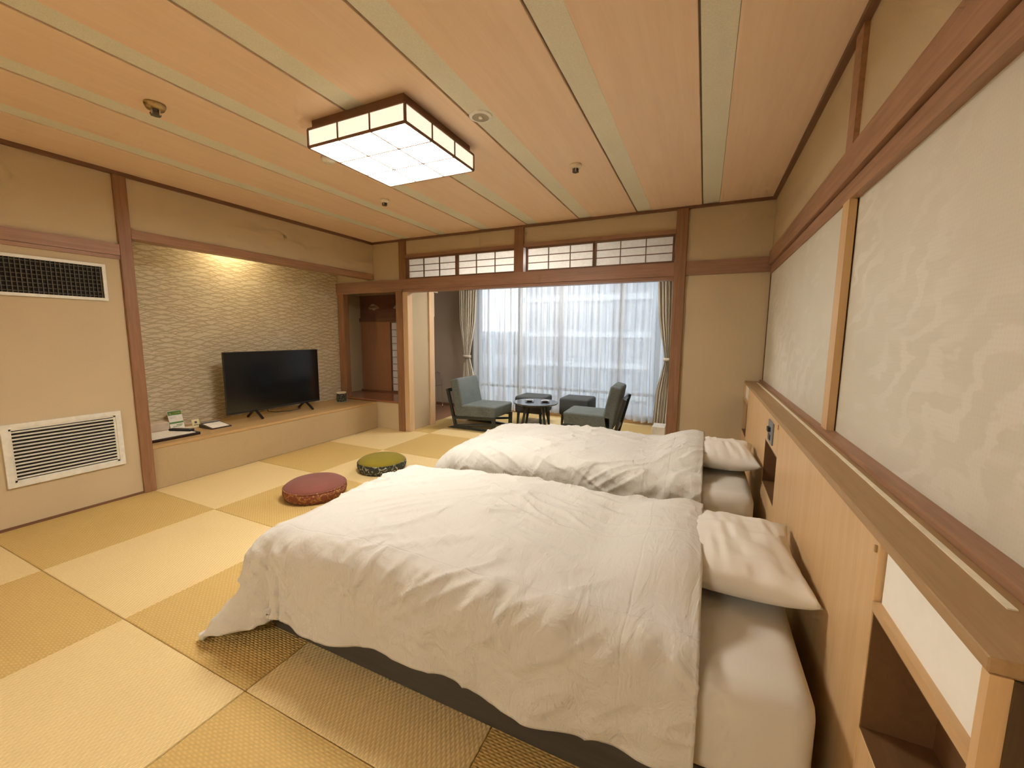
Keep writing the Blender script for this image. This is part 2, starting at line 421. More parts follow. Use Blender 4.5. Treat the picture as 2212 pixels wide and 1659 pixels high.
# ------------------------------------------------------------------ floor
floor = struct('floor', 'tatami covered floor of the room and veranda', 'floor', bxs((-5.1, .9, YN-.1, 6.35, -.12, -.022)), 'backing')
T_X = [-4.095, -3.212, -2.325, -1.447, -.569, .309, 1.187]; s_t = .876
rows = [0.8104 + s_t*k for k in range(-3, 8)]
tat = {}
for i in range(len(T_X)-1):
    for j in range(len(rows)-1):
        x0, x1, y0, y1 = T_X[i], T_X[i+1], rows[j], rows[j+1]
        x0 = max(x0, -4.05); x1 = min(x1, .488); y1 = min(y1, 6.2); y0 = max(y0, YN)
        if y0 >= 4.1: x0 = max(x0, -3.6)
        if y0 > 4.1: x1 = min(x1, -.15)
        if x1-x0 < .03 or y1-y0 < .03: continue
        light = (i + j) % 2 == 0
        bm = bx(x0+.0012, x1-.0012, y0+.0012, y1-.0012, -.022, 0, bev=.003, seg=1)
        obj('tatami_mat', bm, 'tatami_light' if light else 'tatami_dark', floor)
for k in range(8):
    obj('floor_plank', bx(-4.5+k*.1125+.001, -4.5+(k+1)*.1125-.001, 4.93, 6.2, -.022, -.002, bev=.002, seg=1), 'veranda_plank', floor)

# ------------------------------------------------------------------ ceiling
ceil = struct('ceiling', 'cedar board ceiling with grey strips between the boards', 'ceiling', bxs((-5.1, .9, YN-.1, YB+.1, H+.014, H+.12)), 'backing')
seams = [.490 - .5775*k for k in range(0, 9)]
for k in range(8):
    xr = seams[k]; xl = max(seams[k+1], XL)
    # from the left: grey strip right of the seam, then the cedar board
    if seams[k+1] > XL:
        obj('ceiling_strip', bx(seams[k+1]+.005, seams[k+1]+.136, YN, YB, H+.006, H+.02), 'ceiling_greystrip', ceil)
        obj('ceiling_board', bx(seams[k+1]+.138, xr-.004, YN, YB, H, H+.02, bev=.002, seg=1), 'ceiling_cedar', ceil)
    else:
        obj('ceiling_board', bx(xl, xr-.004, YN, YB, H, H+.02, bev=.002, seg=1), 'ceiling_cedar', ceil)
struct('ceiling', 'plain plaster ceiling of the window veranda', 'ceiling', bxs((-5.1, .1, YB+.1, 6.5, 2.36, 2.46)), 'veranda_plaster')
tn = [0]
def trim(label, bm, mat, cat='trim'):
    tn[0] += 1; return struct('trim_%d' % tn[0], label, cat, bm, mat)
trim('dark wooden ceiling edge strip along the left wall', bx(XL, XL+.025, YN, YB, H-.028, H), 'dark_trim_y')
trim('dark wooden ceiling edge strip along the sliding panel wall', bx(XR-.03, XR, YN, YB, H-.022, H), 'dark_trim_y')
trim('dark wooden ceiling edge strip above the transom windows', bx(XL, XR, YB-.02, YB, H-.024, H), 'dark_trim_x')

# ------------------------------------------------------------------ walls
PY0, PY1 = 1.620, 1.700
wl = struct('wall_left', 'left plaster wall with two air vents and the display recess', 'wall',
    bxs((XL-.12, XL, YN, PY0+.02, 0, H+.02), (XL-.12, XL, PY1-.02, YB+.05, 2.075, H+.02),
        (XT-.1, XT, 1.55, YB+.1, 0, 2.42), (XT-.1, XL-.12, 1.55, 1.66, 0, 2.42), (XT-.1, XL-.06, 1.55, YB+.1, 2.36, 2.42)), 'wall_plaster')
wp = obj('wallpaper', bx(XT, XT+.006, 1.66, YB, .366, 2.36), 'branch_wallpaper', wl); wp['label'] = 'cream wallpaper with a net of brown branching lines'
trim('reddish wooden corner post beside the display recess', bx(XL-.09, XL+.022, PY0, PY1, 0, H, bev=.004, seg=1), 'pillar_wood', 'post')
trim('wooden rail on the left wall above the upper air vent', bxs((XL, XL+.02, YN, PY0, 1.87, 1.952), (XL, XL+.012, YN, PY0, 1.842, 1.868)), 'beam_wood_y')
trim('wooden lintel above the display recess', bx(XL-.10, XL+.016, PY1, YB, 2.008, 2.078, bev=.003, seg=1), 'beam_wood_y', 'lintel')
struct('baseboard_left', 'thin dark skirting strip below the air vent', 'baseboard', bx(XL, XL+.006, YN, PY0, 0, .018), 'dark_trim_y')

# wall in front of the veranda
wb = struct('wall_back', 'plaster wall around the veranda opening with transom windows', 'wall', bxs(
    (-.197, XR+.1, YB, YB+.10, 0, 1.88), (-.197, XR+.1, YB, YB+.10, 1.98, H+.02),
    (-3.57, -.29, YB+.01, YB+.09, 2.285, H+.02), (XT, -3.57, YB+.005, YB+.10, 1.98, H+.02),
    (-5.05, -3.655, YB+.005, YB+.05, 0, .385)), 'wall_plaster')
trim('long wooden beam across the veranda opening', bxs((XT, XR, YB-.025, YB+.03, 1.86, 1.986), (-3.55, -.2, YB-.008, YB+.10, 1.828, 1.86), (XT, -3.55, YB-.02, YB+.04, 1.835, 1.86)), 'beam_wood_x', 'beam')
trim('dark wooden pillar right of the veranda curtains', bx(-.298, -.197, YB-.035, YB+.11, 0, H-.02, bev=.004, seg=1), 'pillar_wood', 'post')
trim('brown wooden pillar between alcove and veranda opening', bx(-3.652, -3.553, YB-.03, YB+.10, 0, 1.84, bev=.004, seg=1), 'pillar_wood', 'post')
trim('wooden door jamb at the left end of the veranda opening, light put into its pale colour', bx(-3.553, -3.475, YB-.012, YB+.085, 0, 1.83, bev=.003, seg=1), 'lit_pale_post', 'post')
trim('short wooden post between the two transom pairs', bx(-1.965, -1.858, YB-.022, YB+.05, 1.986, H-.02), 'pillar_wood', 'post')
trim('slim wooden post at the left end of the transoms', bx(-3.60, -3.492, YB-.012, YB+.05, 1.986, H-.02), 'pillar_wood', 'post')
trim('narrow wooden post framing the alcove on its left', bx(-4.70, -4.585, YB-.02, YB+.07, .36, 1.84, bev=.003, seg=1), 'pillar_wood', 'post')
trim('wooden rail above the transom windows', bx(-3.49, -.298, YB-.012, YB+.05, 2.252, 2.288), 'beam_wood_x')

# transom shoji windows
wn = [0]
def shoji(label, x0, x1, z0, z1, nx, nz, y, fw=.018, mat='dark_trim_x'):
    wn[0] += 1
    w = thing('window_%d' % wn[0], label, 'window', (x0, y, z0), None, 'structure')
    obj('frame', bxs((x0-fw, x0, y-.012, y+.02, z0-fw, z1+fw), (x1, x1+fw, y-.012, y+.02, z0-fw, z1+fw), (x0, x1, y-.012, y+.02, z0-fw, z0), (x0, x1, y-.012, y+.02, z1, z1+fw)), mat, w)
    b = .0065
    for k in range(1, nx): xx = x0+(x1-x0)*k/nx; obj('lattice_bar', bx(xx-b/2, xx+b/2, y-.006, y+.012, z0, z1), mat, w)
    for k in range(1, nz): zz = z0+(z1-z0)*k/nz; obj('lattice_bar', bx(x0, x1, y-.004, y+.012, zz-b/2, zz+b/2), mat, w)
    for i in range(nx):
        for k in range(nz):
            obj('pane', bx(x0+(x1-x0)*i/nx, x0+(x1-x0)*(i+1)/nx, y+.0125, y+.0135, z0+(z1-z0)*k/nz, z0+(z1-z0)*(k+1)/nz), 'shoji_paper', w)
    return w
for lab, a, b in (('leftmost papered transom window', -3.462, -2.757), ('second papered transom window from the left', -2.716, -1.982),
                  ('third papered transom window from the left', -1.818, -1.092), ('rightmost papered transom window above the veranda', -1.057, -.325)):
    shoji(lab, a, b, 2.006, 2.234, 3, 3, YB+.015, .02)

# right wall with sliding fusuma panels
wr = struct('wall_right', 'plaster wall band above the sliding panels on the right', 'wall', bxs(
    (XR, XR+.1, YN, YB+.1, 2.02, H+.02), (XR+.045, XR+.14, YN, YB+.1, 0, 2.03), (XR, XR+.1, YN, YB+.1, 0, .885)), 'wall_plaster')
trim('moulded wooden rail above the sliding panels', bxs((XR-.022, XR+.02, YN, YB, 1.912, 2.03), (XR-.004, XR+.05, YN, YB, 1.838, 1.905)), 'beam_wood_y')
trim('low wooden sill rail below the sliding panels', bx(XR-.022, XR+.05, YN, YB, .885, .912), 'beam_wood_y')
trim('slim wooden post on the wall band above the sliding panels', bx(XR-.018, XR+.02, 2.06, 2.15, 2.03, H-.02), 'beam_wood_y', 'post')
def fusuma(n, label, y0, y1, x):
    d = thing('door_%d' % n, label, 'sliding door', (x, y0, .912), None, 'structure')
    obj('panel', bx(x+.004, x+.018, y0+.02, y1-.02, .912, 1.838), 'fusuma_paper', d)
    obj('stile', bx(x-.006, x+.020, y0, y0+.085 if n == 1 else y0+.03, .912, 1.838), 'oak_z' if n == 1 else 'dark_trim_y', d)
    obj('stile', bx(x-.002, x+.020, y1-.012, y1, .912, 1.838), 'dark_trim_y', d)
    return d
fusuma(1, 'far sliding panel with pale leaf pattern next to the veranda wall', 2.075, YB-.002, XR)
fusuma(2, 'near large sliding panel with pale leaf pattern above the headboard', .12, 2.10, XR+.022)
fusuma(3, 'nearest sliding panel mostly outside the picture', YN+.02, .13, XR+.0)
struct('wall_rear', 'plaster wall behind the viewer with a wide opening added for fill light', 'wall', bxs((XL-.1, -3.3, YN-.1, YN, 0, H+.02), (-3.3, .1, YN-.1, YN, 2.06, H+.02), (.1, XR+.1, YN-.1, YN, 0, H+.02)), 'wall_plaster')
# unseen hall added behind the viewer; its lamp gives the room fill light
struct('wall_fill_hall', 'pale plaster walls of the added fill light hall behind the viewer', 'wall', bxs((-3.7, -3.6, YN-2.4, YN-.1, 0, 2.5), (.3, .4, YN-2.4, YN-.1, 0, 2.5), (-3.7, .4, YN-2.5, YN-2.4, 0, 2.5)), 'fill_hall_plaster')
struct('ceiling', 'pale ceiling of the added fill light hall behind the viewer', 'ceiling', bxs((-3.7, .4, YN-2.5, YN-.1, 2.45, 2.5)), 'fill_hall_plaster')
struct('floor', 'pale wooden floor of the added fill light hall behind the viewer', 'floor', bxs((-3.7, .4, YN-2.5, YN-.1, -.1, 0)), 'oak_y')
hl = thing('hall_fill_light', 'square fill lamp added in the unseen hall behind the viewer', 'lamp', (-1.6, YN-1.1, 2.45))
obj('base', bx(-2.1, -1.1, YN-1.4, YN-.8, 2.41, 2.449), 'white_metal', hl)
obj('lamp_panel', bx(-2.08, -1.12, YN-1.38, YN-.82, 2.37, 2.41), 'hall_fill_acrylic', hl)

# alcove at the back left
struct('wall_alcove', 'plaster side walls of the small dark alcove', 'wall', bxs(
    (-5.06, -4.96, YB+.05, 4.95, .30, 1.95), (-5.06, -3.5, YB+.05, 4.95, 1.88, 1.95), (-5.05, -4.70, YB+.05, YB+.09, 0, 1.9)), 'alcove_plaster')
struct('wall_sleeve', 'short plaster side wall between alcove and veranda', 'wall', bxs((-3.65, -3.512, YB+.08, 4.80, 0, 2.40)), 'alcove_plaster')
trim('wooden end post of the short side wall by the veranda, light put into its pale colour', bx(-3.66, -3.488, 4.725, 4.835, 0, 2.36, bev=.003, seg=1), 'lit_pale_post', 'post')
alc = thing('alcove_board', 'reddish brown wooden floor and back board of the alcove', 'alcove', (-4.3, 4.6, .38))
obj('floor_board', bx(-4.96, -3.652, YB-.01, 4.92, .372, .392, bev=.003, seg=1), 'red_floor', alc)
obj('back_board', bx(-4.94, -4.352, 4.90, 4.92, .392, 1.478), 'red_board', alc)
obj('head_rail', bx(-4.96, -3.652, 4.885, 4.93, 1.478, 1.535), 'dark_trim_x', alc)
obj('base_rail', bx(-4.96, -3.652, 4.885, 4.93, .392, .412), 'dark_trim_x', alc)
ct = obj('carved_transom', bx(-4.95, -3.652, 4.905, 4.92, 1.535, 1.90), 'carved_panel', alc); ct['label'] = 'carved transom board with pale cloud inlays'
def inlay(cx, cz, s):
    bm = bmesh.new()
    for dx, dz, r in ((-.05, -.005, .045), (0, .02, .055), (.05, 0, .05), (.02, -.03, .035), (.09, -.01, .03)):
        prism(bm, [(cx+dx*s+r*s*math.cos(2*PI*k/14), cz+dz*s+.6*r*s*math.sin(2*PI*k/14)) for k in range(14)], 'y', 4.898, 4.906)
    return bm
obj('inlay', inlay(-4.68, 1.70, .95), 'inlay_pale', ct); obj('inlay', inlay(-4.22, 1.69, .6), 'inlay_pale', ct)
sh = shoji('narrow papered lattice window at the back of the alcove', -4.335, -3.67, .42, 1.462, 4, 10, 4.905, .012)

# veranda shell
struct('wall_veranda', 'grey brown plaster walls of the window veranda', 'wall', bxs(
    (-4.62, -4.5, 4.93, 6.4, 0, 2.4), (-4.5, -3.58, 6.2, 6.4, 0, 2.4), (-.40, -.05, 6.2, 6.4, 0, 2.4), (-.15, -.05, YB+.1, 6.3, 0, 2.4),
    (-3.58, -.40, 6.2, 6.4, 2.16, 2.4), (-5.06, -3.6, 4.93, 5.0, 1.55, 2.4), (-5.06, -4.36, 4.925, 5.0, 0, 1.55), (-3.68, -3.5, 4.80, 4.96, 1.9, 2.4)), 'veranda_plaster')
struct('baseboard_back', 'dark skirting board at the veranda window wall', 'baseboard', bx(-4.5, -3.6, 6.188, 6.2, 0, .05), 'dark_trim_x')
vl = thing('veranda_fill_light', 'flat fill lamp added to the veranda ceiling out of view above the beam', 'lamp', (-2.0, 5.25, 2.36))  # added lamp, brightens the transom paper, drapes and veranda walls
obj('base', bx(-2.65, -1.35, 5.10, 5.40, 2.335, 2.359), 'white_metal', vl)
obj('lamp_panel', bx(-2.63, -1.37, 5.12, 5.38, 2.30, 2.335), 'veranda_fill_acrylic', vl)
wn[0] += 1
win = thing('window_%d' % wn[0], 'large sliding glass window of the veranda behind sheer curtains', 'window', (-2, 6.3, .05), None, 'structure')
obj('sill', bx(-3.58, -.40, 6.17, 6.42, 0, .045), 'oak_y', win)
obj('track', bx(-3.58, -.40, 6.245, 6.26, .045, .06), 'brass', win)
wx = [-3.58, -2.80, -2.08, -1.14, -.40]
for k, x in enumerate(wx): obj('mullion', bx(x-(.0 if k == 0 else .03), x+(.0 if k == 4 else .03), 6.26, 6.32, .045, 2.16), 'white_metal' if 0 else 'slate_plate', win)
obj('rail', bx(-3.58, -.40, 6.26, 6.32, .045, .10), 'slate_plate', win); obj('rail', bx(-3.58, -.40, 6.26, 6.32, 2.10, 2.16), 'slate_plate', win)
obj('rail', bx(-3.58, -.40, 6.265, 6.315, .40, .44), 'slate_plate', win)
for k in range(4): obj('glass_pane', bx(wx[k]+.02, wx[k+1]-.02, 6.287, 6.293, .09, 2.11), 'window_glass', win)
obj('latch', bx(-1.17, -1.11, 6.245, 6.26, .80, .92, bev=.004), 'white_plastic', win)

# ------------------------------------------------------------------ headboard along the right wall
HX = .356
hb = thing('headboard', 'long oak headboard unit with niches along the sliding panel wall', 'headboard', (.42, 2.47, 0))
ledge = obj('ledge_top', bx(HX-.004, XR-.022, .69, YB-.002, .874, .896, bev=.002, seg=1), 'ledge_oak', hb); ledge['label'] = 'brown narrow ledge top'
obj('light_strip', bx(.434, .446, .83, 4.13, .8955, .8985), 'strip_cream', ledge)
obj('panel', bx(HX, HX+.018, 1.056, 2.333, .0, .874, bev=.0015, seg=1), 'oak_z', hb)
obj('panel', bx(HX, HX+.018, 2.757, 3.88, .0, .874, bev=.0015, seg=1), 'oak_z', hb)
def lining(y0, y1, z0, z1, d=.476):
    return bxs((d, d+.005, y0, y1, z0, z1), (HX+.001, d, y0-.004, y0, z0, z1), (HX+.001, d, y1, y1+.004, z0, z1), (HX+.0005, d, y0-.004, y1+.004, z0-.0055, z0), (HX+.0005, d, y0-.004, y1+.004, z1, z1+.0055))
obj('upper_panel', bx(HX, HX+.018, 2.336, 2.754, .706, .874, bev=.0015, seg=1), 'oak_z', hb)
obj('lower_panel', bx(HX, HX+.018, 2.336, 2.754, 0, .449, bev=.0015, seg=1), 'oak_z', hb)
obj('niche', lining(2.342, 2.748, .455, .70), 'shaded_brown_interior', hb)
sp = obj('switch_plate', bx(HX-.008, HX, 2.475, 2.63, .728, .845, bev=.002, seg=1), 'slate_plate', hb); sp['label'] = 'dark switch and socket plate'
obj('switch_knob', bx(HX-.022, HX-.008, 2.53, 2.575, .79, .815, bev=.002, seg=1), 'black_plastic', sp)
obj('socket', bx(HX-.011, HX-.008, 2.525, 2.58, .745, .775, bev=.001, seg=1), 'black_plastic', sp)
def end_unit(y0, y1, near):
    s = y0 if near else y1
    obj('lower_panel', bx(HX, HX+.018, y0+.002, y1-.002, 0, .449, bev=.0015, seg=1), 'oak_z', hb)
    obj('cubby', lining(y0+.012, y1-.006, .455, .72), 'shaded_brown_interior', hb)
    obj('frame_rail', bx(HX-.002, HX+.03, y0+.014, y1, .726, .746), 'oak_y', hb)
    obj('frame_stile', bx(HX-.002, HX+.12, y0-.002, y0+.014, 0 if near else .455, .874) if near else bx(HX-.002, HX+.03, y1-.014, y1, 0, .874), 'oak_z', hb)
    p = obj('night_light_panel', bx(HX+.012, HX+.018, y0+.012, y1-.004, .746, .874), 'night_panel', hb); p['label'] = 'white night light panel'
end_unit(.69, 1.054, True); end_unit(3.883, YB-.004, False)
e = obj('end_panel', bx(HX+.02, XR-.002, .684, .69, 0, .874), 'shaded_end_brown', hb); e['label'] = 'end panel with shade put into its dark brown'
obj('hinge_pin', bx(HX-.004, HX, 1.066, 1.072, .848, .862), 'brass', hb); obj('hinge_pin', bx(HX-.004, HX, 2.345, 2.352, .842, .866), 'brass', hb)

# ------------------------------------------------------------------ beds
def bed(y0, label, seed):
    y1 = y0+1.0; t = thing('bed', label, 'bed', (-.7, y0+.5, 0), 'twin beds')
    obj('bed_base', bx(-1.66, .27, y0+.02, y1-.02, .0, .17, bev=.01), 'bed_frame', t)
    # mattress under a fitted sheet: rounded box with soft corners
    bm = bx(-1.68, .295, y0, y1, .165, .445, bev=.055, seg=5)
    bmesh.ops.subdivide_edges(bm, edges=[e for e in bm.edges if e.calc_length() > .2], cuts=14, use_grid_fill=True)
    m = obj('mattress', bm, 'sheet', t, True); m['label'] = 'mattress in a white fitted sheet'
    rs = np.random.RandomState(seed)
    for v in m.data.vertices:
        x, y, z = v.co.x-.7, v.co.y+y0+.5, v.co.z
        k = .006*math.sin(x*9+y*5)+.004*math.sin(z*40+x*14)
        v.co.y += k*(1 if abs(y-y0) < .1 else 0); v.co.z += (.004*math.sin(x*7+y*11) if z > .4 else 0)
    return t

def duvet(y0, label, seed, Lx, Ly):
    Xh, Xf, Yf, Yb = .035, -1.535, y0+.09, y0+.91
    na, nb = 230, 200
    La = Xh-Xf+Lx; a = np.linspace(0, La, na)[:, None]*np.ones((1, nb)); c = np.linspace(Yf-Ly, Yb+Ly, nb)[None, :]*np.ones((na, 1))
    # gentle waviness of the hem
    ay = (Yf-c > 0); sg = np.where(c < Yf, -1., np.where(c > Yb, 1., 0.))
    ox = np.maximum(0, a-(Xh-Xf)); oy = np.where(c < Yf, Yf-c, np.where(c > Yb, c-Yb, 0.))
    hemw = 1 + .10*vnoise(a*2.3+3, c*0+sg*3, seed+1)*2
    oy = oy*np.where(ox > 0, 1, hemw)
    xin = Xh-np.minimum(a, Xh-Xf); yin = np.clip(c, Yf, Yb)
    r = np.hypot(ox, oy); ph = np.arctan2(oy, np.maximum(ox, 1e-9)); ph = np.where(oy == 0, 0, np.where(ox == 0, PI/2, ph))
    pd = np.degrees(ph)
    R = np.interp(pd, [0, 30, 45, 66, 90], [.29, .27, .22, .13, .125])
    fl = np.interp(pd, [0, 12, 28, 42, 56, 70, 90], [10, 13, 27, 39, 9, 1, 3])
    side = (ox == 0) & (oy > 0)
    fold = vnoise(a*4.5, c*.3+7, seed+2)*14 + vnoise(a*9, c*.4+2, seed+3)*6
    fl = fl + np.where(side, fold*np.minimum(1, (a)/.2), 0)
    foot = (oy == 0) & (ox > 0); fl = fl + np.where(foot, vnoise(c*6, a*.3, seed+4)*16, 0)
    flr = np.radians(fl); th = np.minimum(r/R, PI/2); ex = np.maximum(0, r-R*PI/2)
    h = R*np.sin(th)+ex*np.sin(flr); drop = R*(1-np.cos(th))+ex*np.cos(flr)
    dirx = np.where(r > 0, ox/np.maximum(r, 1e-9), 0); diry = np.where(r > 0, oy/np.maximum(r, 1e-9), 0)
    yc = y0+.5; un = (yin-yc)/.5
    dome = .028*(1-un**2)*(1-.5*sstep(-.5, Xh, xin))*(.3+.7*sstep(-1.55, -1.0, xin)) + .012*sstep(-1.6, -1.2, xin)
    pil = .090*sstep(-.34, -.03, xin)*sstep(.44, .23, np.abs(yin-yc-.04))
    lump = .022*vnoise(xin*2.2+5, yin*2.6, seed+5)+.010*vnoise(xin*5+1, yin*6, seed+6)
    X = xin-dirx*h; Y = yin+sg*diry*h; Z = .490-.018*sstep(-1.0, -1.5, xin)+dome+pil+lump*np.where(r > 0, np.maximum(0, 1-r/.2), 1)-drop
    P = np.stack([X, Y, Z], -1)
    # wrinkles along the surface normal
    du = np.gradient(P, axis=0); dv = np.gradient(P, axis=1); nrm = np.cross(dv, du); nrm /= np.maximum(np.linalg.norm(nrm, axis=-1, keepdims=True), 1e-9)
    flip = np.sign(nrm[na//3, nb//2, 2]); nrm *= flip
    w1 = vnoise((a*.9+c*.5)*4+2*vnoise(a*2, c*2, seed+7), (c*.9-a*.5)*13, seed+8)
    w2 = vnoise((a*.8-c*.6)*5+2*vnoise(a*3, c*2, seed+9), (c*.8+a*.6)*17, seed+10)
    w3 = vnoise(a*22, c*6+vnoise(a*3, c*3, seed)*3, seed+11)
    mt = sstep(-.1, .2, vnoise(a*1.6, c*2.2, seed+12)); mt2 = sstep(-.05, .25, vnoise(a*2.0+9, c*1.8, seed+13))
    ridge = lambda w: (1-np.abs(w*3).clip(0, 1))**2
    edge = sstep(.0, .08, r)*sstep(.45, .1, r)
    w4 = vnoise((a*.95+c*.3)*9+2*vnoise(a*3, c*3, seed+20), (c*.95-a*.3)*26, seed+21); mt3 = sstep(-.12, .15, vnoise(a*2.6+4, c*3+2, seed+22))
    d = .004*ridge(w4)*mt3+.012*ridge(w1)*mt+.011*ridge(w2)*mt2+.005*w3*edge*2+.008*ridge(vnoise(a*9+c*4.5, c*1.6-a*.8, seed+14))*edge
    P = P+nrm*d[..., None]
    # cloth gathers downward when pulled by the head fold
    P[..., 2] += -.01*sstep(.05, 0, a)
    P[..., 2] = np.maximum(P[..., 2], .03)
    cx, cy = -.8, y0+.5
    uv = np.stack([a/La, (c-(Yf-Ly))/(Yb-Yf+2*Ly)], -1)
    o = grid_obj('duvet', P, 'duvet_cotton', None, uv, True, (cx, cy, .45))
    tag(o, label, 'duvet', 'white duvets on the beds')
    md = o.modifiers.new('thick', 'SOLIDIFY'); md.thickness = .022; md.offset = 1 if flip*0 > 0 else -1
    me = o.data
    if me.polygons[(na//3)*(nb-1)+nb//2].normal.z < 0: me.flip_normals()
    return o

def pillow(y0, label, seed, cx, dy, tilt=0.):
    a, b, T = .206, .280, .078
    n = 46; u = np.linspace(-1, 1, n)[:, None]*np.ones((1, n)); v = np.linspace(-1, 1, n)[None, :]*np.ones((n, 1))
    cyy = y0+.5+dy; cz = .526; ps = []
    for s in (1, -1):
        x = a*u*(1-.12*(1-v**2)*np.abs(u)**2); y = b*v*(1-.10*(1-u**2)*np.abs(v)**2)
        t = T*np.sqrt(np.clip((1-np.abs(u)**2.6)*(1-np.abs(v)**2.6), 0, 1))**.85
        wr = .014*vnoise(u*2.2+v*1.0, v*6+seed, seed)*t/T+.012*vnoise(u*9+v, v*2.2, seed+1)*(t/T)**.5
        wr = wr*sstep(-.65, -.2, u)
        z = s*t*(1.0 if s > 0 else .88)+wr*(s > 0) + .016*u**2*v**2
        ps.append(np.stack([cx+x, cyy+y, cz+z+tilt*u], -1))
    A, B = ps; org = (cx, cyy, .45)
    i = np.arange(n*n).reshape(n, n)
    qa = np.stack([i[:-1, :-1], i[1:, :-1], i[1:, 1:], i[:-1, 1:]], -1).reshape(-1, 4); qb = qa[:, ::-1]+n*n
    V = np.concatenate([A.reshape(-1, 3), B.reshape(-1, 3)])-np.array(org)
    me = bpy.data.meshes.new('pillow'); me.from_pydata(V.tolist(), [], qa.tolist()+qb.tolist())
    bm = bmesh.new(); bm.from_mesh(me); bmesh.ops.remove_doubles(bm, verts=bm.verts, dist=.0006); bmesh.ops.recalc_face_normals(bm, faces=bm.faces); bm.to_mesh(me); bm.free()
    o = link('pillow', me, 'pillowcase', None, True); o.location = org
    return tag(o, label, 'pillow', 'white pillows at the headboard')
B1, B2 = 1.05, 2.44
bed(B1, 'near twin bed with dark base closest to the camera', 1)
bed(B2, 'far twin bed with dark base nearer the veranda', 2)
duvet(B1, 'white duvet on the near bed, its corner touching the tatami', 11, .54, .42)
duvet(B2, 'white duvet on the far bed nearer the window', 47, .52, .40)
pillow(B1, 'white pillow on the near bed', 5, .140, .06)
pillow(B2, 'white pillow on the far bed', 9, .140, .04)

# ------------------------------------------------------------------ ceiling light
LX0, LX1, LY0, LY1, LZ0, LZ1 = -2.085, -1.402, 1.728, 2.390, 2.340, 2.432
cl = thing('ceiling_light', 'large square ceiling lamp with white panels and brown frame', 'lamp', (-1.744, 2.06, H))
obj('base', bx(LX0+.015, LX1-.018, LY0+.015, LY1-.012, LZ1, H), 'dark_trim_x', cl)
obj('top_plate', bx(LX0, LX1, LY0, LY1, LZ1-.003, LZ1+.001), 'dark_trim_x', cl)  # added cover, keeps panel light from leaking up past the base
fr = bmesh.new(); b = .011
for x in (LX0, LX1):
    for y in (LY0, LY1): box(fr, x-b/2, x+b/2, y-b/2, y+b/2, LZ0, LZ1)
for z in (LZ0, LZ1):
    for y in (LY0, LY1): box(fr, LX0, LX1, y-b/2, y+b/2, z-b/2, z+b/2)
    for x in (LX0, LX1): box(fr, x-b/2, x+b/2, LY0, LY1, z-b/2, z+b/2)
obj('frame', fr, 'dark_trim_x', cl)
w3x, w3y = (LX1-LX0)/3, (LY1-LY0)/3; g = .009
for i in range(1, 3):
    for zz in (0,):
        obj('lattice_bar', bx(LX0+i*w3x-g/2, LX0+i*w3x+g/2, LY0, LY1, LZ0-.004, LZ0), 'dark_trim_x', cl)
        obj('lattice_bar', bx(LX0, LX1, LY0+i*w3y-g/2, LY0+i*w3y+g/2, LZ0-.004, LZ0), 'dark_trim_x', cl)
    for y in (LY0-.003, LY1+.003): obj('lattice_bar', bx(LX0+i*w3x-g/2, LX0+i*w3x+g/2, y-.002, y+.002, LZ0, LZ1), 'dark_trim_x', cl)
    for x in (LX0-.003, LX1+.003): obj('lattice_bar', bx(x-.002, x+.002, LY0+i*w3y-g/2, LY0+i*w3y+g/2, LZ0, LZ1), 'dark_trim_x', cl)
def quad(pts):
    bm = bmesh.new(); bm.faces.new([bm.verts.new(p) for p in pts]); return bm
for i in range(3):
    xa, xb = LX0+i*w3x+.002, LX0+(i+1)*w3x-.002
    for j in range(3):
        ya, yb = LY0+j*w3y+.002, LY0+(j+1)*w3y-.002
        obj('lamp_panel', bx(xa, xb, ya, yb, LZ0, LZ0+.003), 'lamp_acrylic', cl)
    for y in (LY0, LY1-.003): obj('lamp_panel', bx(xa, xb, y, y+.003, LZ0+.005, LZ1-.004), 'lamp_side_acrylic', cl)
    ya, yb = LY0+i*w3y+.002, LY0+(i+1)*w3y-.002
    for x in (LX0, LX1-.003): obj('lamp_panel', bx(x, x+.003, ya, yb, LZ0+.005, LZ1-.004), 'lamp_side_acrylic', cl)

# downlight inside the display recess (hidden behind the lintel)
dl = thing('downlight', 'small warm downlight in the top of the display recess', 'lamp', (-4.50, 2.82, 2.36))
obj('ring', lathe(bmesh.new(), [(.05, -.006), (.06, -.006), (.06, 0), (.05, 0)], (-4.50, 2.82, 2.36), 24, True), 'white_metal', dl)
obj('lens', lathe(bmesh.new(), [(.0, -.004), (.048, -.004), (.048, -.002), (.0, -.002)], (-4.50, 2.82, 2.36), 24), 'downlight_lens', dl)

